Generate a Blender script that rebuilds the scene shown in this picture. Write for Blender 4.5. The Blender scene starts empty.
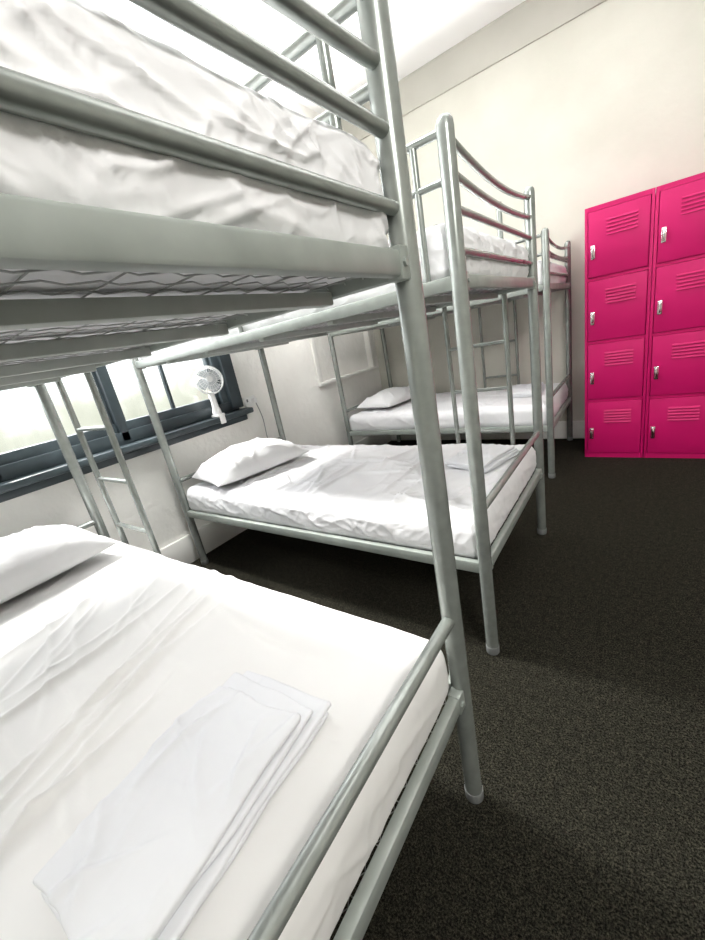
import bpy, bmesh, math, random
from mathutils import Vector, Matrix, noise
random.seed(4)
S = bpy.context.scene
COL = S.collection
S.view_settings.view_transform = 'Standard'
S.view_settings.look = 'None'
S.view_settings.exposure = 0.0

# ------------------------------------------------------------------ camera
f = 388.0
D = Vector((232.5, 1180, 388)).normalized()
Y = Vector((292.5, -185, 388)); Y = (Y - D * Y.dot(D)).normalized()
X = D.cross(Y)
R = Matrix(((X.x, -X.y, -X.z), (Y.x, -Y.y, -Y.z), (-D.x, D.y, D.z)))
cam_d = bpy.data.cameras.new("camera"); cam = bpy.data.objects.new("camera", cam_d)
COL.objects.link(cam)
cam.matrix_world = Matrix.Translation((0, 0, 1.24)) @ R.to_4x4()
cam_d.sensor_fit = 'VERTICAL'; cam_d.sensor_height = 24; cam_d.lens = 24 * f / 940
cam_d.clip_start = 0.02
S.camera = cam

# ------------------------------------------------------------------ materials
def mat(name, col, rough=0.5, metal=0.0, nscale=None, col2=None, bump=0.0, bscale=50, detail=4, spec=None, coat=0, lo=0.35, hi=0.65, ridged=False, bdist=0.01, fine=0.0, fscale=12):
    m = bpy.data.materials.new(name); m.use_nodes = True
    nt = m.node_tree; b = nt.nodes["Principled BSDF"]
    b.inputs["Base Color"].default_value = (*col, 1)
    b.inputs["Roughness"].default_value = rough
    b.inputs["Metallic"].default_value = metal
    if spec is not None: b.inputs["Specular IOR Level"].default_value = spec
    if coat: b.inputs["Coat Weight"].default_value = coat
    tc = nt.nodes.new("ShaderNodeTexCoord")
    n = nt.nodes.new("ShaderNodeTexNoise"); n.inputs["Scale"].default_value = nscale or 8; n.inputs["Detail"].default_value = detail
    nt.links.new(tc.outputs["Object"], n.inputs["Vector"])
    r = nt.nodes.new("ShaderNodeValToRGB")
    c2 = col2 or tuple(c * 0.93 for c in col)
    r.color_ramp.elements[0].position = lo; r.color_ramp.elements[1].position = hi
    r.color_ramp.elements[0].color = (*c2, 1); r.color_ramp.elements[1].color = (*col, 1)
    nt.links.new(n.outputs["Fac"], r.inputs["Fac"]); nt.links.new(r.outputs["Color"], b.inputs["Base Color"])
    if bump:
        n2 = nt.nodes.new("ShaderNodeTexNoise"); n2.inputs["Scale"].default_value = bscale; n2.inputs["Detail"].default_value = 5
        if ridged:
            n2.noise_type = 'RIDGED_MULTIFRACTAL'; n2.inputs["Detail"].default_value = 2.5
            n2.inputs["Distortion"].default_value = 0.9
        nt.links.new(tc.outputs["Object"], n2.inputs["Vector"])
        bp = nt.nodes.new("ShaderNodeBump"); bp.inputs["Strength"].default_value = bump; bp.inputs["Distance"].default_value = bdist
        nt.links.new(n2.outputs["Fac"], bp.inputs["Height"]); last = bp
        if fine:
            n3 = nt.nodes.new("ShaderNodeTexNoise"); n3.noise_type = 'RIDGED_MULTIFRACTAL'
            n3.inputs["Scale"].default_value = fscale; n3.inputs["Detail"].default_value = 3; n3.inputs["Distortion"].default_value = 1.6
            nt.links.new(tc.outputs["Object"], n3.inputs["Vector"])
            b3 = nt.nodes.new("ShaderNodeBump"); b3.inputs["Strength"].default_value = fine; b3.inputs["Distance"].default_value = 0.005
            nt.links.new(n3.outputs["Fac"], b3.inputs["Height"]); nt.links.new(bp.outputs["Normal"], b3.inputs["Normal"]); last = b3
        nt.links.new(last.outputs["Normal"], b.inputs["Normal"])
    return m

M_metal = mat("silver_powder_coat", (0.335, 0.36, 0.34), 0.27, 0.5, 25, (0.28, 0.305, 0.285))
M_frame = mat("grey_frame_paint", (0.34, 0.37, 0.345), 0.42, 0.2, 14, (0.28, 0.31, 0.285))
M_slat = mat("slat_grey_bounce_lit", (0.46, 0.49, 0.46), 0.5, 0.1, 14, (0.40, 0.43, 0.40))  # frame grey made paler to stand in for bounce light under the bunks
M_sheet = mat("white_cotton_sheet", (0.80, 0.80, 0.815), 0.85, 0, 4, (0.76, 0.76, 0.78), 0.6, 3.4, ridged=True, bdist=0.014, fine=0.4)
M_sheetu = mat("white_creased_sheet", (0.86, 0.86, 0.875), 0.85, 0, 4, (0.82, 0.82, 0.84), 0.9, 5.0, ridged=True, bdist=0.014, fine=1.0, fscale=17)
M_sheets = mat("white_smooth_sheet", (0.76, 0.755, 0.745), 0.85, 0, 4, (0.73, 0.725, 0.715), 0.38, 1.5, ridged=True, bdist=0.018, fine=0.2, fscale=8)
M_sheet2 = mat("white_folded_linen", (0.74, 0.75, 0.775), 0.8, 0, 5, (0.70, 0.71, 0.74), 0.7, 4.0, ridged=True, bdist=0.016, fine=0.5)
M_pillow = mat("pillowcase_cotton", (0.80, 0.80, 0.81), 0.85, 0, 5, (0.76, 0.76, 0.77), 0.6, 3.5, ridged=True, bdist=0.014, fine=0.35)
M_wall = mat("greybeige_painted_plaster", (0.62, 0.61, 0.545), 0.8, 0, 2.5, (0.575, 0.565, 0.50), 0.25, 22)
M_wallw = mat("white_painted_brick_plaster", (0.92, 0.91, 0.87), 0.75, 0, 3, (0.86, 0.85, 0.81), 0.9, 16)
M_ceil = mat("white_ceiling_paint", (0.96, 0.96, 0.96), 0.8, 0, 2, (0.95, 0.95, 0.95))
M_trim = mat("white_gloss_trim", (0.90, 0.895, 0.86), 0.45, 0, 5)
M_frieze = mat("cream_frieze_paint", (0.52, 0.51, 0.455), 0.7, 0, 3)
M_winframe = mat("dark_slate_window_paint", (0.048, 0.066, 0.076), 0.42, 0, 9, (0.036, 0.05, 0.058))
M_pink = mat("magenta_locker_enamel", (0.58, 0.004, 0.130), 0.5, 0, 3, (0.54, 0.004, 0.120), spec=0.3)
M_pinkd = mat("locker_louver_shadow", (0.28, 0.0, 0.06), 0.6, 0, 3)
M_chrome = mat("chrome_handle", (0.85, 0.85, 0.85), 0.18, 1.0, 5)
M_plastic = mat("white_plastic", (0.92, 0.92, 0.91), 0.4, 0, 5, (0.9, 0.9, 0.89))
M_wire = mat("spring_wire", (0.45, 0.46, 0.46), 0.4, 0.4, 5)
M_grey = mat("grey_plastic_cap", (0.22, 0.23, 0.23), 0.5, 0, 5)

# carpet
M_carpet = bpy.data.materials.new("charcoal_carpet"); M_carpet.use_nodes = True
nt = M_carpet.node_tree; b = nt.nodes["Principled BSDF"]; b.inputs["Roughness"].default_value = 0.95
b.inputs["Specular IOR Level"].default_value = 0.05
tc = nt.nodes.new("ShaderNodeTexCoord")
n1 = nt.nodes.new("ShaderNodeTexNoise"); n1.inputs["Scale"].default_value = 190; n1.inputs["Detail"].default_value = 7; n1.inputs["Roughness"].default_value = 0.9
n2 = nt.nodes.new("ShaderNodeTexNoise"); n2.inputs["Scale"].default_value = 45; n2.inputs["Detail"].default_value = 8; n2.inputs["Roughness"].default_value = 0.85
r1 = nt.nodes.new("ShaderNodeValToRGB"); r1.color_ramp.elements[0].position = 0.46; r1.color_ramp.elements[1].position = 0.64
r1.color_ramp.elements[0].color = (0.0022, 0.0022, 0.0020, 1); r1.color_ramp.elements[1].color = (0.105, 0.099, 0.076, 1)
r2 = nt.nodes.new("ShaderNodeValToRGB"); r2.color_ramp.elements[0].position = 0.40; r2.color_ramp.elements[1].position = 0.62
r2.color_ramp.elements[0].color = (0.5, 0.5, 0.5, 1); r2.color_ramp.elements[1].color = (1.25, 1.24, 1.15, 1)
mx = nt.nodes.new("ShaderNodeMixRGB"); mx.blend_type = 'MULTIPLY'; mx.inputs[0].default_value = 1
bp = nt.nodes.new("ShaderNodeBump"); bp.inputs["Strength"].default_value = 1.0; bp.inputs["Distance"].default_value = 0.006
for n in (n1, n2): nt.links.new(tc.outputs["Object"], n.inputs["Vector"])
nt.links.new(n1.outputs["Fac"], r1.inputs["Fac"]); nt.links.new(n2.outputs["Fac"], r2.inputs["Fac"])
nt.links.new(r1.outputs["Color"], mx.inputs[1]); nt.links.new(r2.outputs["Color"], mx.inputs[2])
nt.links.new(mx.outputs["Color"], b.inputs["Base Color"])
nt.links.new(n1.outputs["Fac"], bp.inputs["Height"]); nt.links.new(bp.outputs["Normal"], b.inputs["Normal"])

# glass
M_glass = bpy.data.materials.new("window_glass"); M_glass.use_nodes = True
nt = M_glass.node_tree; nt.nodes.remove(nt.nodes["Principled BSDF"])
tr = nt.nodes.new("ShaderNodeBsdfTransparent"); gl = nt.nodes.new("ShaderNodeBsdfGlossy"); gl.inputs["Roughness"].default_value = 0.05
ms = nt.nodes.new("ShaderNodeMixShader"); ms.inputs[0].default_value = 0.06
nt.links.new(tr.outputs[0], ms.inputs[1]); nt.links.new(gl.outputs[0], ms.inputs[2])
nt.links.new(ms.outputs[0], nt.nodes["Material Output"].inputs["Surface"])

# ------------------------------------------------------------------ helpers
def obj_from_bm(bm, name, m, parent=None, loc=(0, 0, 0), smooth=True, label=None, autosmooth=None):
    bmesh.ops.recalc_face_normals(bm, faces=bm.faces)
    me = bpy.data.meshes.new(name); bm.to_mesh(me); bm.free()
    if isinstance(m, (list, tuple)):
        for k in m: me.materials.append(k)
    else: me.materials.append(m)
    if smooth:
        for p in me.polygons: p.use_smooth = True
        if autosmooth is not None:
            try: me.set_sharp_from_angle(angle=math.radians(autosmooth))
            except Exception: pass
    o = bpy.data.objects.new(name, me); COL.objects.link(o)
    o.location = loc
    if parent is not None: o.parent = parent
    if label: o["label"] = label
    return o

def empty(name, loc, label=None, cat=None, group=None, parent=None):
    o = bpy.data.objects.new(name, None); COL.objects.link(o); o.location = loc
    o.empty_display_size = 0.1
    if parent is not None: o.parent = parent
    tag(o, label, cat, group)
    return o

def tag(o, label=None, cat=None, group=None, kind=None):
    if label: o["label"] = label
    if cat: o["category"] = cat
    if group: o["group"] = group
    if kind: o["kind"] = kind
    return o

def add_box(bm, lo, hi, bevel=0.0, seg=2, mi=0):
    lo = Vector(lo); hi = Vector(hi); c = (lo + hi) / 2; s = hi - lo
    r = bmesh.ops.create_cube(bm, size=1, matrix=Matrix.Translation(c) @ Matrix.Diagonal((abs(s.x), abs(s.y), abs(s.z), 1)))
    vs = r["verts"]; faces = {fa for v in vs for fa in v.link_faces}
    for fa in faces: fa.material_index = mi
    if bevel > 0:
        ed = list({e for v in vs for e in v.link_edges})
        bmesh.ops.bevel(bm, geom=ed, offset=bevel, segments=seg, affect='EDGES', profile=0.5)

def add_tube(bm, pts, r, seg=14, cap=True, radii=None):
    pts = [Vector(p) for p in pts]; rings = []
    n = len(pts); prev = None
    for i, p in enumerate(pts):
        t = (pts[min(i + 1, n - 1)] - pts[max(i - 1, 0)]).normalized()
        if prev is None:
            a = Vector((0, 0, 1)) if abs(t.z) < 0.9 else Vector((1, 0, 0))
            u = t.cross(a).normalized()
        else:
            u = (prev - t * prev.dot(t)).normalized()
        prev = u; v = t.cross(u); rr = radii[i] if radii else r
        rings.append([bm.verts.new(p + (u * math.cos(2 * math.pi * k / seg) + v * math.sin(2 * math.pi * k / seg)) * rr) for k in range(seg)])
    for a, b_ in zip(rings, rings[1:]):
        for k in range(seg):
            bm.faces.new((a[k], a[(k + 1) % seg], b_[(k + 1) % seg], b_[k]))
    if cap:
        bm.faces.new(rings[0]); bm.faces.new(rings[-1])

def tube_obj(name, pts, r, m, parent=None, loc=(0, 0, 0), seg=14, radii=None, label=None):
    bm = bmesh.new(); add_tube(bm, pts, r, seg, radii=radii)
    return obj_from_bm(bm, name, m, parent, loc, autosmooth=50, label=label)

def box_obj(name, lo, hi, m, parent=None, loc=(0, 0, 0), bevel=0.0, label=None):
    bm = bmesh.new(); add_box(bm, lo, hi, bevel)
    return obj_from_bm(bm, name, m, parent, loc, autosmooth=40, label=label)

# ------------------------------------------------------------------ room
WX, BY, CZ = -2.52, 4.06, 3.30
RX, NY = 2.6, -2.6
def structure(o): o["kind"] = "structure"; return o
structure(box_obj("floor", (WX - 0.2, NY - 0.2, -0.1), (RX + 0.2, BY + 0.2, 0), M_carpet))
structure(box_obj("ceiling", (WX - 0.2, NY - 0.2, CZ), (RX + 0.2, BY + 0.2, CZ + 0.1), M_ceil))
structure(box_obj("wall_back", (WX - 0.2, BY, 0), (RX + 0.2, BY + 0.15, CZ), M_wall))
structure(box_obj("wall_right", (RX, NY, 0), (RX + 0.15, BY, CZ), M_wall))
structure(box_obj("wall_front", (WX - 0.2, NY - 0.15, 0), (RX + 0.2, NY, CZ), M_wall))
WY0, WY1, WZ0, WZ1 = -1.5, 1.93, 0.93, 2.75
bm = bmesh.new()
add_box(bm, (WX - 0.2, NY, 0), (WX, BY, WZ0))
add_box(bm, (WX - 0.2, NY, WZ1), (WX, BY, CZ))
add_box(bm, (WX - 0.2, NY, WZ0), (WX, WY0, WZ1))
add_box(bm, (WX - 0.2, WY1, WZ0), (WX, 2.98, WZ1))
add_box(bm, (WX - 0.2, 3.92, WZ0), (WX, BY, WZ1))
add_box(bm, (WX - 0.2, 2.98, WZ0), (WX - 0.05, 3.92, WZ1))
structure(obj_from_bm(bm, "wall_left", M_wallw, smooth=False))
# window unit
bm = bmesh.new()
x0, x1 = WX - 0.10, WX + 0.025
add_box(bm, (x0, WY0, WZ1 - 0.07), (x1, WY1, WZ1 + 0.02), 0.006)
add_box(bm, (x0, 1.80, WZ0), (WX + 0.005, WY1, WZ1), 0.006)
add_box(bm, (x0, 1.86, WZ0), (x1 + 0.01, WY1 + 0.03, WZ1), 0.006)
add_box(bm, (x0, WY0 - 0.03, WZ0), (x1, WY0 + 0.07, WZ1), 0.006)
ms_ = [-0.99, -0.38, 0.42, 1.06]
for y in ms_:
    add_box(bm, (WX - 0.085, y - 0.026, WZ0), (WX + 0.012, y + 0.026, WZ1), 0.005)
pe = [WY0 + 0.07] + ms_ + [1.80]
for i, (a, c) in enumerate(zip(pe, pe[1:])):
    for yy in (a + (0.0 if i == 0 else 0.026), c - (0.0 if i == len(pe) - 2 else 0.026)):
        add_box(bm, (WX - 0.065, yy - 0.022, WZ0 + .03), (WX - 0.025, yy + 0.022, WZ1 - .05), 0.004)
add_box(bm, (WX - 0.07, WY0, WZ0 + .02), (WX - 0.02, WY1, WZ0 + 0.115), 0.005)
add_box(bm, (WX - 0.07, WY0, WZ0 - .015), (WX + 0.012, WY1, WZ0 + 0.060), 0.005)
add_box(bm, (WX - 0.07, WY0, 1.60), (WX - 0.015, WY1, 1.66), 0.005)
for y in (-0.69, 0.75, 1.44):   # slim glazing bars
    add_box(bm, (WX - 0.060, y - 0.010, WZ0 + 0.10), (WX - 0.032, y + 0.010, WZ1 - 0.05), 0.003)
w = structure(obj_from_bm(bm, "window_1", M_winframe, autosmooth=40))
bm = bmesh.new(); add_box(bm, (WX - 0.052, WY0 + .02, WZ0 + .02), (WX - 0.046, WY1 - .02, WZ1 - .02))
g = structure(obj_from_bm(bm, "glass_pane", M_glass, smooth=False)); g.parent = w
bm = bmesh.new(); add_box(bm, (WX - 0.02, WY0 - 0.06, WZ0 - 0.055), (WX + 0.10, WY1 + 0.06, WZ0 - 0.015), 0.010)
add_box(bm, (WX, WY0 - 0.04, WZ0 - 0.105), (WX + 0.03, WY1 + 0.04, WZ0 - 0.055), 0.006)
structure(obj_from_bm(bm, "trim_1", M_winframe, autosmooth=40))
bm = bmesh.new()
for (a, c) in (((WX, 2.92, 0.93), (WX + 0.02, 2.98, 2.75)), ((WX, 3.92, 0.93), (WX + 0.02, 3.98, 2.75)),
               ((WX, 2.92, 2.74), (WX + 0.02, 3.98, 2.80)), ((WX, 2.91, 0.90), (WX + 0.035, 3.99, 0.93))):
    add_box(bm, a, c, 0.005)
structure(obj_from_bm(bm, "trim_2", M_trim, autosmooth=40))
bm = bmesh.new()
prof = [(0, 3.085), (0.015, 3.085), (0.09, CZ - 0.015), (0.09, CZ), (0, CZ)]
va = [bm.verts.new((WX, BY - a, c)) for a, c in prof]; vb = [bm.verts.new((RX, BY - a, c)) for a, c in prof]
for i in range(len(prof)):
    j = (i + 1) % len(prof); bm.faces.new((va[i], va[j], vb[j], vb[i]))
bm.faces.new(va); bm.faces.new(vb)
structure(obj_from_bm(bm, "trim_3", M_frieze, smooth=False))
def baseboard(name, lo, hi):
    bm = bmesh.new(); add_box(bm, lo, hi, 0.008); structure(obj_from_bm(bm, name, M_trim, autosmooth=40))
baseboard("baseboard_left", (WX, NY, 0), (WX + 0.025, BY, 0.20))
baseboard("baseboard_back", (WX + 0.025, BY - 0.025, 0), (RX, BY, 0.17))

# ------------------------------------------------------------------ soft goods
def rounded_box_bm(sx, sy, sz, r, nx, ny, nz, disp):
    bm = bmesh.new(); V = {}
    hx, hy, hz = sx / 2, sy / 2, sz / 2
    def warp(i, n):
        t = i / n * 2 - 1
        return math.copysign(1 - (1 - abs(t)) ** 1.1, t)
    def vert(i, j, k):
        key = (i, j, k)
        if key in V: return V[key]
        p = Vector((warp(i, nx) * hx, warp(j, ny) * hy, warp(k, nz) * hz))
        rr = r
        q = Vector((max(-hx + rr, min(hx - rr, p.x)), max(-hy + rr, min(hy - rr, p.y)), max(-hz + rr, min(hz - rr, p.z))))
        d = p - q
        if d.length > 1e-9:
            nrm = d.normalized(); p = q + nrm * rr
        else: nrm = Vector((0, 0, 1 if k == nz else -1))
        V[key] = bm.verts.new(disp(p, nrm)); return V[key]
    for k in (0, nz):
        for i in range(nx):
            for j in range(ny):
                bm.faces.new((vert(i, j, k), vert(i + 1, j, k), vert(i + 1, j + 1, k), vert(i, j + 1, k)))
    for j in (0, ny):
        for i in range(nx):
            for k in range(nz):
                bm.faces.new((vert(i, j, k), vert(i + 1, j, k), vert(i + 1, j, k + 1), vert(i, j, k + 1)))
    for i in (0, nx):
        for j in range(ny):
            for k in range(nz):
                bm.faces.new((vert(i, j, k), vert(i, j + 1, k), vert(i, j + 1, k + 1), vert(i, j, k + 1)))
    return bm

def sharp(v, k=7.0):
    return math.exp(-abs(noise.noise(v)) * k)

def make_folds(rs, n, xr, yr, lenr, ang, angj, ampr, wr):
    F = []
    for _ in range(n):
        cx = rs.uniform(*xr); cy = rs.uniform(*yr); L = rs.uniform(*lenr); a = ang + rs.uniform(-angj, angj); bend = rs.uniform(-0.12, 0.12)
        F.append((cx, cy, math.cos(a), math.sin(a), L, bend, rs.uniform(*ampr), rs.uniform(*wr)))
    return F
def fold_h(F, x, y):
    h = 0
    for cx, cy, c, s, L, bend, amp, w in F:
        dx, dy = x - cx, y - cy
        u = dx * c + dy * s
        if abs(u) > L / 2: continue
        t = 2 * u / L
        v = -dx * s + dy * c - bend * (1 - t * t) * L * 0.5
        if abs(v) > 5 * w: continue
        k = (1 - t * t)
        ww = w * (0.5 if v > 0 else 1.6)
        h += amp * k * math.exp(-abs(v / ww) ** 1.6)
    return h

def mattress(name, loc, size, seed, style, label, group, r=0.045, mat_=None, res=(230, 130, 24)):
    sx, sy, sz = size; sd = Vector((seed * 7.3, seed * 3.1, seed * 1.7))
    rs = random.Random(seed * 11)
    if style == "smooth":
        F = make_folds(rs, 11, (0.0, 0.55), (-0.25, 0.30), (0.5, 0.95), math.radians(104), 0.22, (0.007, 0.014), (0.007, 0.013))
        F += make_folds(rs, 8, (-0.4, 0.8), (-0.3, 0.35), (0.4, 0.9), math.radians(160), 0.3, (0.004, 0.008), (0.010, 0.018))
        F += make_folds(rs, 7, (-0.7, 0.0), (-0.3, 0.3), (0.3, 0.8), math.radians(118), 0.3, (0.005, 0.010), (0.008, 0.014))
    elif style == "crumple":
        F = make_folds(rs, 30, (-0.8, 0.9), (-0.4, 0.4), (0.15, 0.6), math.radians(30), 1.2, (0.008, 0.018), (0.006, 0.011))
        F += make_folds(rs, 18, (-0.5, 0.9), (-0.4, 0.4), (0.2, 0.6), math.radians(100), 0.5, (0.008, 0.015), (0.006, 0.011))
    else:
        F = make_folds(rs, 30, (-0.9, 0.9), (-0.4, 0.4), (0.12, 0.4), math.radians(60), 1.5, (0.003, 0.007), (0.006, 0.010))
    if style == "sag":
        G = make_folds(rs, 150, (-1.0, 1.0), (-0.09, 0.09), (0.05, 0.26), math.radians(155), 0.9, (0.003, 0.006), (0.0035, 0.006))
    elif style == "smooth":
        G = make_folds(rs, 26, (-1.0, 1.0), (-0.09, 0.09), (0.10, 0.35), math.radians(165), 0.4, (0.002, 0.005), (0.005, 0.010))
    else:
        G = make_folds(rs, 40, (-1.0, 1.0), (-0.09, 0.09), (0.08, 0.30), math.radians(150), 0.6, (0.003, 0.006), (0.005, 0.010))
    sm = 0.35 if style == "smooth" else 0.7
    def disp(p, n):
        q = p + sd
        top = max(0, n.z); side = max(0, 1 - abs(n.z))
        d = top * fold_h(F, p.x, p.y) if top > 0.02 else 0.0
        wv = Vector((noise.noise(q * 3), noise.noise(q * 3 + Vector((5, 5, 5))), 0)) * 0.25
        if style == "smooth":
            d += top * 0.003 * sharp((q + wv) * 3.0)
        else:
            tm = 1.0 if style == "crumple" else 0.6
            d += top * tm * (0.008 * sharp((q + wv) * 3.6, 8) + 0.005 * sharp((q + wv) * 7.5, 8))
        along = p.y if abs(n.x) > abs(n.y) else p.x + 0.37
        if side > 0.02:
            d += side * fold_h(G, along, p.z)
            d += side * 0.005 * sm * sharp(Vector((along * 5, p.z * 11 + along * 3, seed)), 7)
            d += side * 0.004 * sm * sharp(Vector((along * 14, p.z * 20 - along * 8, seed + 4)), 7)
        d += 0.0015 * noise.noise(q * 9)
        p2 = p + n * d
        b_ = 0.008 * math.cos(p.z / sz * math.pi) * side
        p2 = p2 + Vector((n.x, n.y, 0)) * b_
        p2.z += 0.008 * noise.noise(q * 3) * (p.z / sz + 0.5)
        lim = (sx / 2 - 0.001, sy / 2 - 0.001)
        zf = 0.022
        if p2.z < -sz / 2 + zf:
            p2.x = max(-lim[0], min(lim[0], p2.x)); p2.y = max(-lim[1], min(lim[1], p2.y))
        if p2.z < -sz / 2: p2.z = -sz / 2
        return p2
    bm = rounded_box_bm(sx, sy, sz, r, res[0], res[1], res[2], disp)
    o = obj_from_bm(bm, name, mat_ or M_sheet, None, loc)
    tag(o, label, "mattress", group); return o

def pillow(loc, rot, L, W, H, seed, label):
    bm = bmesh.new(); n = 60; m = 84; grid = {}
    sd = Vector((seed * 5.1, seed * 2.3, 0)); rs = random.Random(seed)
    F = make_folds(rs, 14, (-0.16, 0.16), (-0.28, 0.28), (0.12, 0.35), math.radians(70), 1.5, (0.006, 0.014), (0.005, 0.010))
    for s in (1, -1):
        for i in range(n + 1):
            for j in range(m + 1):
                edge = i in (0, n) or j in (0, m)
                if s == -1 and edge: grid[(s, i, j)] = grid[(1, i, j)]; continue
                u = i / n * 2 - 1; v = j / m * 2 - 1
                u = math.sin(u * math.pi / 2); v = math.sin(v * math.pi / 2)
                t = max(0, (1 - abs(u) ** 2.3)) ** 0.5 * max(0, (1 - abs(v) ** 2.6)) ** 0.5
                x = u * W / 2 * (1 - 0.07 * (1 - v * v)) * (1 - 0.02 * t)
                y = v * L / 2 * (1 - 0.05 * (1 - u * u))
                q = Vector((x, y, 0)) + sd
                wr = (0.007 * sharp(q * 6 + Vector((0, 0, s)), 6) + fold_h(F, x, y) + 0.012 * noise.noise(q * 6)) * min(1, t * 1.6)
                z = (H * (0.74 if s > 0 else -0.26) * t) + (wr if s > 0 else 0)
                grid[(s, i, j)] = bm.verts.new((x, y, z + H * 0.26))
        for i in range(n):
            for j in range(m):
                bm.faces.new((grid[(s, i, j)], grid[(s, i + 1, j)], grid[(s, i + 1, j + 1)], grid[(s, i, j + 1)]))
    o = obj_from_bm(bm, "pillow", M_pillow, None, loc); o.rotation_euler = rot
    tag(o, label, "pillow", "pillows on the lower bunks"); return o

def folded_sheet(loc, rotz, L, W, H, seed, label, spec=None, rum=1.0, lift=0.0):
    bm = bmesh.new(); sd = Vector((seed * 3.3, seed, 0)); rs = random.Random(seed * 7)
    spec = spec or [(1, 1, 0, 0, 0), (0.98, 0.97, 0.006, -0.006, 0.02), (0.97, 0.93, -0.004, -0.018, -0.02), (0.95, 0.90, 0.003, -0.026, 0.015)]
    layers = len(spec); hl = H / layers
    F = make_folds(rs, 16, (-W / 2, W / 2), (-L / 2, L / 2), (0.1, 0.38), math.radians(100), 1.0, (0.003 * rum, 0.007 * rum), (0.005, 0.011))
    for k, (wf, lf, ox, oy, tw) in enumerate(spec):
        w2 = W * wf; l2 = L * lf; zc = hl * (k + 0.5)
        def disp(p, n, zc=zc, ox=ox, oy=oy, k=k, w2=w2, l2=l2, tw=tw):
            q = p + sd + Vector((0, 0, k * 3))
            d = 0.0012 * noise.noise(q * 14)
            if n.z > 0.5: d += (fold_h(F, p.x, p.y) + 0.004 * sharp(q * 7, 7)) * n.z * (1 if k == layers - 1 else 0.3)
            near = max(0.0, -p.y / (l2 / 2)) ** 3
            corner = max(0.0, p.x / (w2 / 2)) * max(0.0, p.y / (l2 / 2)) ** 2
            puff = 0.006 * rum * noise.noise(Vector((p.x * 7, p.y * 6, k * 0.8 + seed)))
            z = zc * (1 - 0.30 * near) + puff * (k / layers) + lift * corner * (k / layers) ** 1.2
            ew = 0.010 * rum
            return Vector((p.x + n.x * d, p.y + n.y * d, p.z + n.z * d)) + Vector((ox + ew * noise.noise(Vector((p.y * 7, k * 1.3, seed))) - tw * p.y, oy + ew * noise.noise(Vector((p.x * 9, k * 1.3, 5 + seed))) + tw * p.x, z))
        b2 = rounded_box_bm(w2, l2, hl * 0.84, hl * 0.41, 60, 90, 5, disp)
        tmp = bpy.data.meshes.new("t"); b2.to_mesh(tmp); b2.free(); bm.from_mesh(tmp); bpy.data.meshes.remove(tmp)
    o = obj_from_bm(bm, "folded_sheet", M_sheet2, None, loc); o.rotation_euler = (0, 0, rotz)
    tag(o, label, "folded sheet", "folded linen on the beds"); return o

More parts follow.
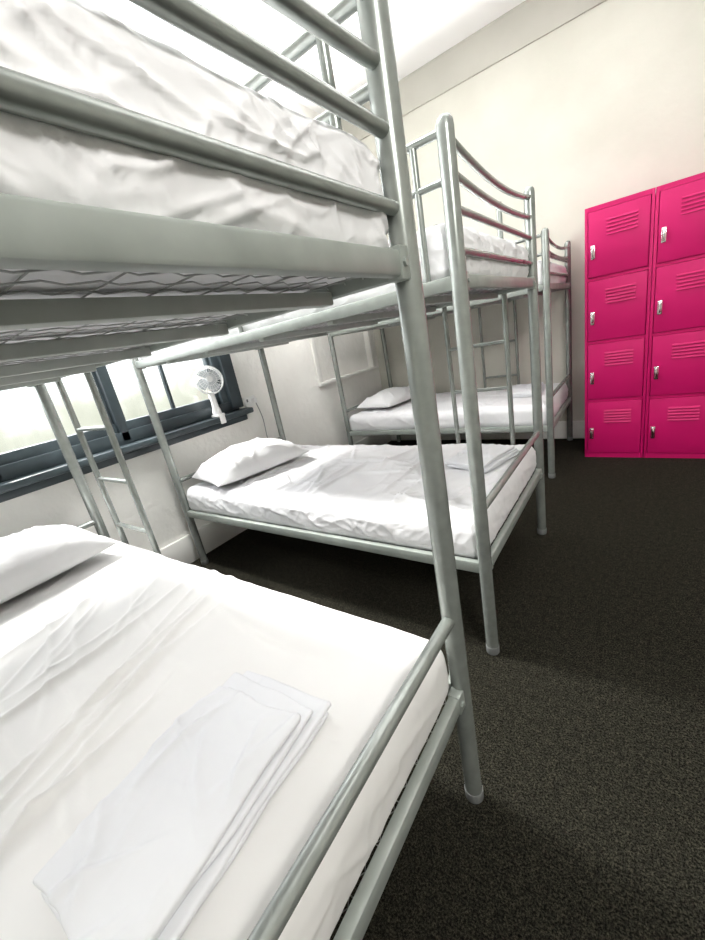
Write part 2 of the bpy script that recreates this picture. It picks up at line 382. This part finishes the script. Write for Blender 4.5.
# ------------------------------------------------------------------ bunk beds
BW = 0.975
PR = 0.0235
ZL, ZU = 0.385, 1.347
def bunk(xf, yn, H, lad, label, yw, BL, rungs):
    root = empty("bunk_bed", (xf - BL / 2, yn + yw / 2, 0), label, "bunk bed", "bunk beds along the window wall")
    ox, oy = xf - BL / 2, yn + yw / 2
    hx, hy = BL / 2, yw / 2
    for sx in (1, -1):
        for sy in (1, -1):
            p = (sx * hx, sy * hy)
            zs = [0.02, H - 0.03, H - 0.015, H - 0.006, H]; rs = [PR, PR, PR * 0.93, PR * 0.7, PR * 0.15]
            post = tube_obj("post", [(p[0], p[1], z) for z in zs], PR, M_metal, root, seg=24, radii=rs)
            tube_obj("foot_cap", [(p[0], p[1], z) for z in (0.0, 0.004, 0.035)], PR, M_grey, post, seg=24, radii=[PR * .95, PR * 1.05, PR * 1.05])
    def end_rail(x, z, sag, r=0.0135):
        pts = []
        for i in range(17):
            t = i / 16 * 2 - 1
            pts.append((x, t * (hy - 0.012), z - sag * (1 - t * t)))
        tube_obj("end_rail", pts, r, M_metal, root)
    for x in (hx, -hx):
        end_rail(x, H - 0.045, 0.035, 0.0115); end_rail(x, H - 0.125, 0.02, 0.0115)
        end_rail(x, 1.535, 0.0, 0.0115); end_rail(x, 1.43, 0.0, 0.0115)
        end_rail(x, 0.61, 0.0, 0.0145)
    for zb in (ZL, ZU):
        base = empty("bed_base", (0, 0, 0), parent=root)
        h2 = 0.020 if zb > 1 else 0.023
        for sy in (1, -1):
            bm = bmesh.new()
            add_box(bm, (-hx + .01, sy * hy - 0.013, zb - h2), (hx - .01, sy * hy + 0.013, zb + h2), 0.006)
            obj_from_bm(bm, "side_rail", M_frame, base, autosmooth=40)
        for sx in (1, -1):
            bm = bmesh.new()
            add_box(bm, (sx * (hx) - 0.013, -hy + .01, zb - h2), (sx * (hx) + 0.013, hy - .01, zb + h2), 0.006)
            for sy in (1, -1):
                add_box(bm, (sx * hx - 0.015, sy * (hy - 0.030) - 0.016, zb - 0.026), (sx * hx + 0.015, sy * (hy - 0.030) + 0.016, zb + 0.026), 0.003)
                add_tube(bm, [(sx * (hx + 0.014), sy * (hy - 0.035), zb), (sx * (hx + 0.020), sy * (hy - 0.035), zb)], 0.007, 6)
            obj_from_bm(bm, "end_bar", M_frame, base, autosmooth=40)
        for off in (0.17, 0.50, 0.88, 1.28, 1.64):
            x = hx - off * BL / 1.95
            bm = bmesh.new()
            add_box(bm, (x - 0.014, -hy + .014, zb - 0.032), (x + 0.014, hy - .014, zb - 0.008), 0.003)
            obj_from_bm(bm, "slat", M_slat, base, autosmooth=40)
        bm = bmesh.new()
        nw = 48
        for i in range(nw):
            x = -hx + 0.03 + (BL - 0.06) * i / (nw - 1)
            pts = [(x + (0.008 if (k % 2) else -0.008), -hy + 0.02 + (yw - 0.04) * k / 36, zb - 0.0044) for k in range(37)]
            add_tube(bm, pts, 0.0011, 4)
        for j in range(12):
            y = -hy + 0.05 + (yw - 0.10) * j / 11
            add_tube(bm, [(-hx + 0.01, y, zb - 0.0024), (hx - 0.01, y, zb - 0.0024)], 0.0011, 4)
        obj_from_bm(bm, "wire_mesh", M_wire, base)
    for sy in (1, -1):
        y = sy * hy
        bm = bmesh.new()
        if sy == 1 and lad[0] < xf - 1.3: xa, xb = lad[1] - ox + 0.04, hx - 0.01
        elif sy == 1: xa, xb = -hx + 0.01, lad[0] - ox - 0.04
        else: xa, xb = -hx + 0.01, hx - 0.01
        zt = H - 0.035; zm = H - 0.145
        add_tube(bm, [(xa, y, zt), (xb, y, zt)], 0.0110, 12)
        add_tube(bm, [(xa, y, zm), (xb, y, zm)], 0.0100, 12)
        xs = [xa + 0.012, (xa + xb) / 2, xb - 0.085 if sy == -1 or lad[0] < xf - 1.3 else xb - 0.012]
        for x in xs:
            add_tube(bm, [(x, y, 1.345), (x, y, zt)], 0.0100, 12)
        obj_from_bm(bm, "guard_rail", M_metal, root, autosmooth=50)
    L = empty("ladder", (0, 0, 0), parent=root)
    y = hy
    for x in lad:
        tube_obj("stile", [(x - ox, y + 0.005, 0.37), (x - ox, y + 0.005, H - 0.02)], 0.0130, M_metal, L)
    for z in rungs:
        tube_obj("rung", [(lad[0] - ox, y + 0.005, z), (lad[1] - ox, y + 0.005, z)], 0.0095, M_metal, L)
    return root

B = [(-0.332, -0.300, 1.745, (-2.05, -1.735), BW, 1.95, (0.62, 0.86, 1.10)), (-0.432, 1.20, 1.745, (-0.88, -0.565), BW, 1.95, (0.62, 0.86, 1.10)), (-0.52, 3.04, 1.69, (-1.27, -0.95), 0.955, 1.84, (0.66, 0.98))]
labels = ["grey tubular steel bunk bed, ladder by its head, beside the windows",
          "grey tubular steel bunk bed with curved end rails, ladder near foot",
          "grey tubular steel bunk bed against off-white end wall near lockers"]
ll = ["lower bunk mattress in smooth white fitted sheet, folded linen on top", "lower bunk mattress under a crumpled white fitted sheet", "lower bunk mattress with white sheet by the end wall"]
for i, (xf, yn, H, lad, yw, BL, rg) in enumerate(B):
    bunk(xf, yn, H, lad, labels[i], yw, BL, rg)
    cx = xf - BL / 2; cy = yn + yw / 2
    tl = 0.170; tu = 0.188 if i == 0 else 0.170
    zl = ZL + tl / 2; zu = ZU + tu / 2
    mattress("mattress", (cx, cy, zl), (BL - 0.030, yw - 0.030, tl), i * 2 + 1, "smooth" if i == 0 else "crumple", ll[i], "mattresses on the lower bunks", mat_=M_sheets if i == 0 else None, res=((320, 170, 26), (260, 140, 24), (160, 90, 16))[i])
    mattress("mattress", (cx, cy, zu), (BL - 0.030, yw - 0.030, tu), i * 2 + 2, "sag", "upper bunk mattress wrapped in a loose creased white sheet", "mattresses on the upper bunks", mat_=M_sheetu, r=0.04, res=((240, 240, 54), (200, 120, 26), (140, 80, 16))[i])
ztop = ZL + 0.170
pillow((-2.04, 0.20, ztop + 0.006), (0, 0, 0.03), 0.74, 0.46, 0.19, 1, "plump white pillow at the head of the smooth bed")
pillow((-2.05, 1.55, ztop + 0.012), (0, 0, -0.22), 0.66, 0.42, 0.18, 2, "plump white pillow, slightly askew, on crumpled sheet")
pillow((-2.08, 3.50, ztop + 0.012), (0, 0, -0.15), 0.64, 0.42, 0.15, 3, "white pillow on the lower bunk by the end wall")
folded_sheet((-0.580, 0.160, ztop + 0.006), 0.04, 0.42, 0.24, 0.052, 1, "folded white sheet stack lying on smooth bed near the foot rail",
             spec=[(1, 1, 0, 0, 0), (0.98, 0.985, 0.004, 0.006, 0.035), (0.97, 0.92, -0.004, -0.010, -0.01), (0.96, 0.84, -0.004, -0.030, 0.02)], rum=1.1, lift=0.012)
folded_sheet((-0.62, 1.84, ztop + 0.012), -0.3, 0.30, 0.22, 0.05, 2, "folded white sheet on the crumpled lower bunk")
folded_sheet((-0.78, 3.52, ztop + 0.012), 0.1, 0.34, 0.26, 0.055, 3, "folded white sheet on the lower bunk near the lockers")

# ------------------------------------------------------------------ lockers
def locker(x0, label):
    W, Dp, H = 0.385, 0.47, 1.80
    root = empty("locker", (x0, 3.52, 0), label, "locker", "magenta four-door lockers")
    bm = bmesh.new()
    t = 0.014
    add_box(bm, (0, 0.012, 0), (t, Dp, H), 0.002); add_box(bm, (W - t, 0.012, 0), (W, Dp, H), 0.002)
    add_box(bm, (t, Dp - 0.01, 0), (W - t, Dp, H)); add_box(bm, (t, 0.012, H - 0.02), (W - t, Dp - .01, H))
    add_box(bm, (0, 0.0, 0), (0.018, 0.014, H), 0.002); add_box(bm, (W - 0.018, 0, 0), (W, 0.014, H), 0.002)
    hd = (H - 0.05) / 4
    for k in range(5):
        z = 0.03 + hd * k
        add_box(bm, (0.018, 0.001, z - (0.03 if k == 0 else 0.010)), (W - 0.018, 0.014, z + (0.02 if k == 4 else 0.010)))
        if k < 4: add_box(bm, (t, 0.014, z - 0.008), (W - t, Dp - .01, z))
    obj_from_bm(bm, "body", M_pink, root, autosmooth=40)
    for k in range(4):
        z0 = 0.03 + hd * k + 0.013; z1 = 0.03 + hd * (k + 1) - 0.013
        xa, xb = 0.0215, W - 0.0215
        bm = bmesh.new()
        add_box(bm, (xa, -0.008, z0), (xb, 0.012, z1), 0.003)
        for n in range(5):
            zl = z1 - 0.075 - n * 0.022
            xl, xr = xa + 0.105, xb - 0.060
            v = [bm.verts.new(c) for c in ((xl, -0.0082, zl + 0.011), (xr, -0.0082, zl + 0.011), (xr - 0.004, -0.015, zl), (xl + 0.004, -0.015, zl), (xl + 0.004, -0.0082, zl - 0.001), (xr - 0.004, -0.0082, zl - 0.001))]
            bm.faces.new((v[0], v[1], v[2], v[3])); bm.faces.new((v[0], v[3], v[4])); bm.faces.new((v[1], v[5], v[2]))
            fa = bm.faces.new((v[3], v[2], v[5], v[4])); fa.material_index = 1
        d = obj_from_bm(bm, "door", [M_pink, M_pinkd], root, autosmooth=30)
        zh = (z0 + z1) / 2 - 0.045
        xh = xa + 0.028
        bm = bmesh.new()
        add_box(bm, (xh - 0.013, -0.012, zh - 0.045), (xh + 0.013, -0.005, zh + 0.045), 0.003)
        add_tube(bm, [(xh, -0.010, zh + 0.03), (xh, -0.034, zh + 0.026), (xh, -0.038, zh + 0.0), (xh, -0.030, zh - 0.03)], 0.008, 10)
        add_tube(bm, [(xh, -0.008, zh - 0.032), (xh, -0.020, zh - 0.032)], 0.010, 14)
        obj_from_bm(bm, "handle", M_chrome, d, autosmooth=40, label="chrome latch handle with keyhole")
    return root
locker(-0.352, "bright magenta steel locker with four louvered doors, beside bunk bed")
locker(0.036, "bright magenta steel locker with four louvered doors and chrome latches")

# ------------------------------------------------------------------ fan clipped on the sill
fx, fy, fz = WX + 0.06, 1.69, WZ0 - 0.015
fan = empty("clip_fan", (fx, fy, fz), "small white plastic fan tilted upward on the dark window sill", "fan")
bm = bmesh.new()
add_box(bm, (-0.035, -0.035, 0.0), (0.042, 0.035, 0.022), 0.008)
add_box(bm, (0.0405, -0.022, -0.050), (0.050, 0.022, 0.018), 0.004)
add_tube(bm, [(0, 0, 0.018), (0, 0, 0.05), (0, 0, 0.085)], 0.05, 24, radii=[0.034, 0.030, 0.020])
obj_from_bm(bm, "clip_base", M_plastic, fan, autosmooth=50)
tube_obj("neck", [(0, 0, 0.07), (0, 0, 0.11), (-0.008, 0, 0.17)], 0.016, M_plastic, fan, radii=[0.024, 0.021, 0.022])
fh = empty("fan_head", (0.012, 0.0, 0.262), parent=fan); fh.rotation_euler = (math.radians(5), math.radians(76), math.radians(-16)); fh.scale = (0.92, 0.92, 0.92)
def ringpts(r, z, n=40): return [(r * math.cos(2 * math.pi * k / n), r * math.sin(2 * math.pi * k / n), z) for k in range(n + 1)]
bm = bmesh.new()
for r, z, th in ((0.105, 0.0, 0.005), (0.104, 0.02, 0.004), (0.08, 0.034, 0.0015), (0.05, 0.040, 0.0015), (0.102, -0.02, 0.003), (0.06, -0.04, 0.0015)):
    add_tube(bm, ringpts(r, z), th, 6)
for k in range(24):
    a = 2 * math.pi * k / 24; c, s_ = math.cos(a), math.sin(a)
    add_tube(bm, [(0.02 * c, 0.02 * s_, 0.043), (0.06 * c, 0.06 * s_, 0.039), (0.09 * c, 0.09 * s_, 0.030), (0.105 * c, 0.105 * s_, 0.0), (0.09 * c, 0.09 * s_, -0.030), (0.04 * c, 0.04 * s_, -0.042)], 0.0014, 5)
obj_from_bm(bm, "guard_cage", M_plastic, fh)
bm = bmesh.new(); add_tube(bm, [(0, 0, 0.036), (0, 0, 0.047), (0, 0, 0.050)], 0.02, 20, radii=[0.024, 0.022, 0.012])
obj_from_bm(bm, "badge_cap", M_plastic, fh, autosmooth=50)
bm = bmesh.new()
add_tube(bm, [(0, 0, -0.012), (0, 0, 0.016), (0, 0, 0.022)], 0.02, 20, radii=[0.022, 0.02, 0.01])
for k in range(4):
    a = k * math.pi / 2; ring = []
    for i in range(7):
        t = i / 6; r = 0.018 + 0.074 * t; w = 0.018 + 0.034 * math.sin(t * 2.2)
        row = []
        for j in (-1, 0, 1):
            ang = a + (w * j / max(r, 0.03)) * 0.8 + 0.5 * t
            row.append(bm.verts.new((r * math.cos(ang), r * math.sin(ang), 0.010 * j + 0.002)))
        ring.append(row)
    for i in range(6):
        for j in range(2): bm.faces.new((ring[i][j], ring[i + 1][j], ring[i + 1][j + 1], ring[i][j + 1]))
obj_from_bm(bm, "fan_blade", mat("grey_fan_blade", (0.50, 0.53, 0.55), 0.4), fh)
tube_obj("motor_housing", [(0, 0, -0.036), (0, 0, -0.05), (0, 0, -0.09), (0, 0, -0.10)], 0.04, M_plastic, fh, seg=24, radii=[0.042, 0.044, 0.036, 0.018])

out = empty("power_outlet", (WX, 2.05, 0.95), "white plastic wall power outlet beside the dark window frame", "power outlet")
box_obj("outlet_plate", (0, -0.055, -0.04), (0.012, 0.055, 0.04), M_plastic, out, bevel=0.003)
box_obj("plug", (0.012, 0.005, -0.02), (0.05, 0.04, 0.02), M_plastic, out, bevel=0.006)
box_obj("rocker_switch", (0.012, -0.038, 0.0), (0.016, -0.024, 0.022), M_grey, out, bevel=0.001)
P = [(WX + 0.045, 2.072, 0.935), (WX + 0.07, 2.08, 0.80), (WX + 0.04, 2.10, 0.62), (WX + 0.035, 2.12, 0.45), (WX + 0.04, 2.11, 0.30)]
def catmull(P, n=8):
    P = [Vector(p) for p in P]; Q = [P[0]] + P + [P[-1]]; out = []
    for i in range(1, len(Q) - 2):
        for k in range(n):
            t = k / n; a, b_, c, d = Q[i - 1], Q[i], Q[i + 1], Q[i + 2]
            out.append(0.5 * ((2 * b_) + (c - a) * t + (2 * a - 5 * b_ + 4 * c - d) * t * t + (3 * b_ - a - 3 * c + d) * t ** 3))
    out.append(P[-1]); return out
tube_obj("power_cord", [p - Vector((WX, 2.05, 0.95)) for p in catmull(P)], 0.0035, M_grey, out, seg=8)

# ------------------------------------------------------------------ light
W = bpy.data.worlds.new("world"); S.world = W; W.use_nodes = True
nt = W.node_tree; bg = nt.nodes["Background"]; bg.inputs["Strength"].default_value = 1.9
tc = nt.nodes.new("ShaderNodeTexCoord"); sp = nt.nodes.new("ShaderNodeSeparateXYZ")
nt.links.new(tc.outputs["Generated"], sp.inputs[0])
rp = nt.nodes.new("ShaderNodeValToRGB")
els = rp.color_ramp.elements
els[0].position = 0.0; els[0].color = (0.38, 0.39, 0.34, 1)
els[1].position = 1.0; els[1].color = (0.95, 1.0, 1.08, 1)
e = els.new(0.44); e.color = (0.40, 0.42, 0.34, 1)
e = els.new(0.485); e.color = (0.53, 0.55, 0.47, 1)
e = els.new(0.52); e.color = (0.92, 0.95, 0.97, 1)
mp = nt.nodes.new("ShaderNodeMath"); mp.operation = 'MULTIPLY_ADD'; mp.inputs[1].default_value = 0.5; mp.inputs[2].default_value = 0.5
nn = nt.nodes.new("ShaderNodeTexNoise"); nn.inputs["Scale"].default_value = 9; nn.inputs["Detail"].default_value = 4
nt.links.new(tc.outputs["Generated"], nn.inputs["Vector"])
m2 = nt.nodes.new("ShaderNodeMath"); m2.operation = 'MULTIPLY_ADD'; m2.inputs[1].default_value = 0.12; 
nt.links.new(sp.outputs["Z"], mp.inputs[0]); nt.links.new(nn.outputs["Fac"], m2.inputs[0])
m3 = nt.nodes.new("ShaderNodeMath"); m3.operation = 'SUBTRACT'; m3.inputs[1].default_value = 0.06
nt.links.new(mp.outputs[0], m2.inputs[2]); nt.links.new(m2.outputs[0], m3.inputs[0]); nt.links.new(m3.outputs[0], rp.inputs["Fac"])
nt.links.new(rp.outputs["Color"], bg.inputs["Color"])
def area(name, loc, rot, sx, sy, e, col=(1, 1, 1), spread=180, target=None):
    l = bpy.data.lights.new(name, 'AREA'); l.shape = 'RECTANGLE'; l.size = sx; l.size_y = sy; l.energy = e; l.color = col
    l.spread = math.radians(spread)
    o = bpy.data.objects.new(name, l); COL.objects.link(o); o.location = loc
    if target is not None: o.rotation_euler = (Vector(target) - Vector(loc)).to_track_quat('-Z', 'Y').to_euler()
    else: o.rotation_euler = rot
    return o
area("window_daylight", (WX - 0.45, 0.2, 2.0), (0, math.radians(-80), 0), 1.5, 3.6, 122, (0.98, 0.99, 1.0))
area("high_daylight", (-5.2, 0.9, 4.3), None, 0.7, 0.7, 800, (1.0, 0.98, 0.93), target=(-0.2, 1.0, 0.2))
area("ceiling_fill_light", (1.5, -0.9, 2.9), None, 0.5, 0.5, 62, (1.0, 0.975, 0.93), target=(-0.9, 1.5, 1.2))  # added frontal fill for bed ends and upper sheets, its source unseen
area("ceiling_fill_light", (-1.6, 0.95, 3.2), (0, 0, 0), 1.3, 0.3, 40, (1.0, 0.99, 0.96), spread=110)  # added fill brightening the floor between the beds, no fixture there
area("uplight_fill", (-0.9, 2.2, 2.8), (math.radians(180), 0, 0), 3.0, 2.5, 76, (1.0, 0.99, 0.97), spread=80)  # added upward fill without a fixture, blows the ceiling out to white
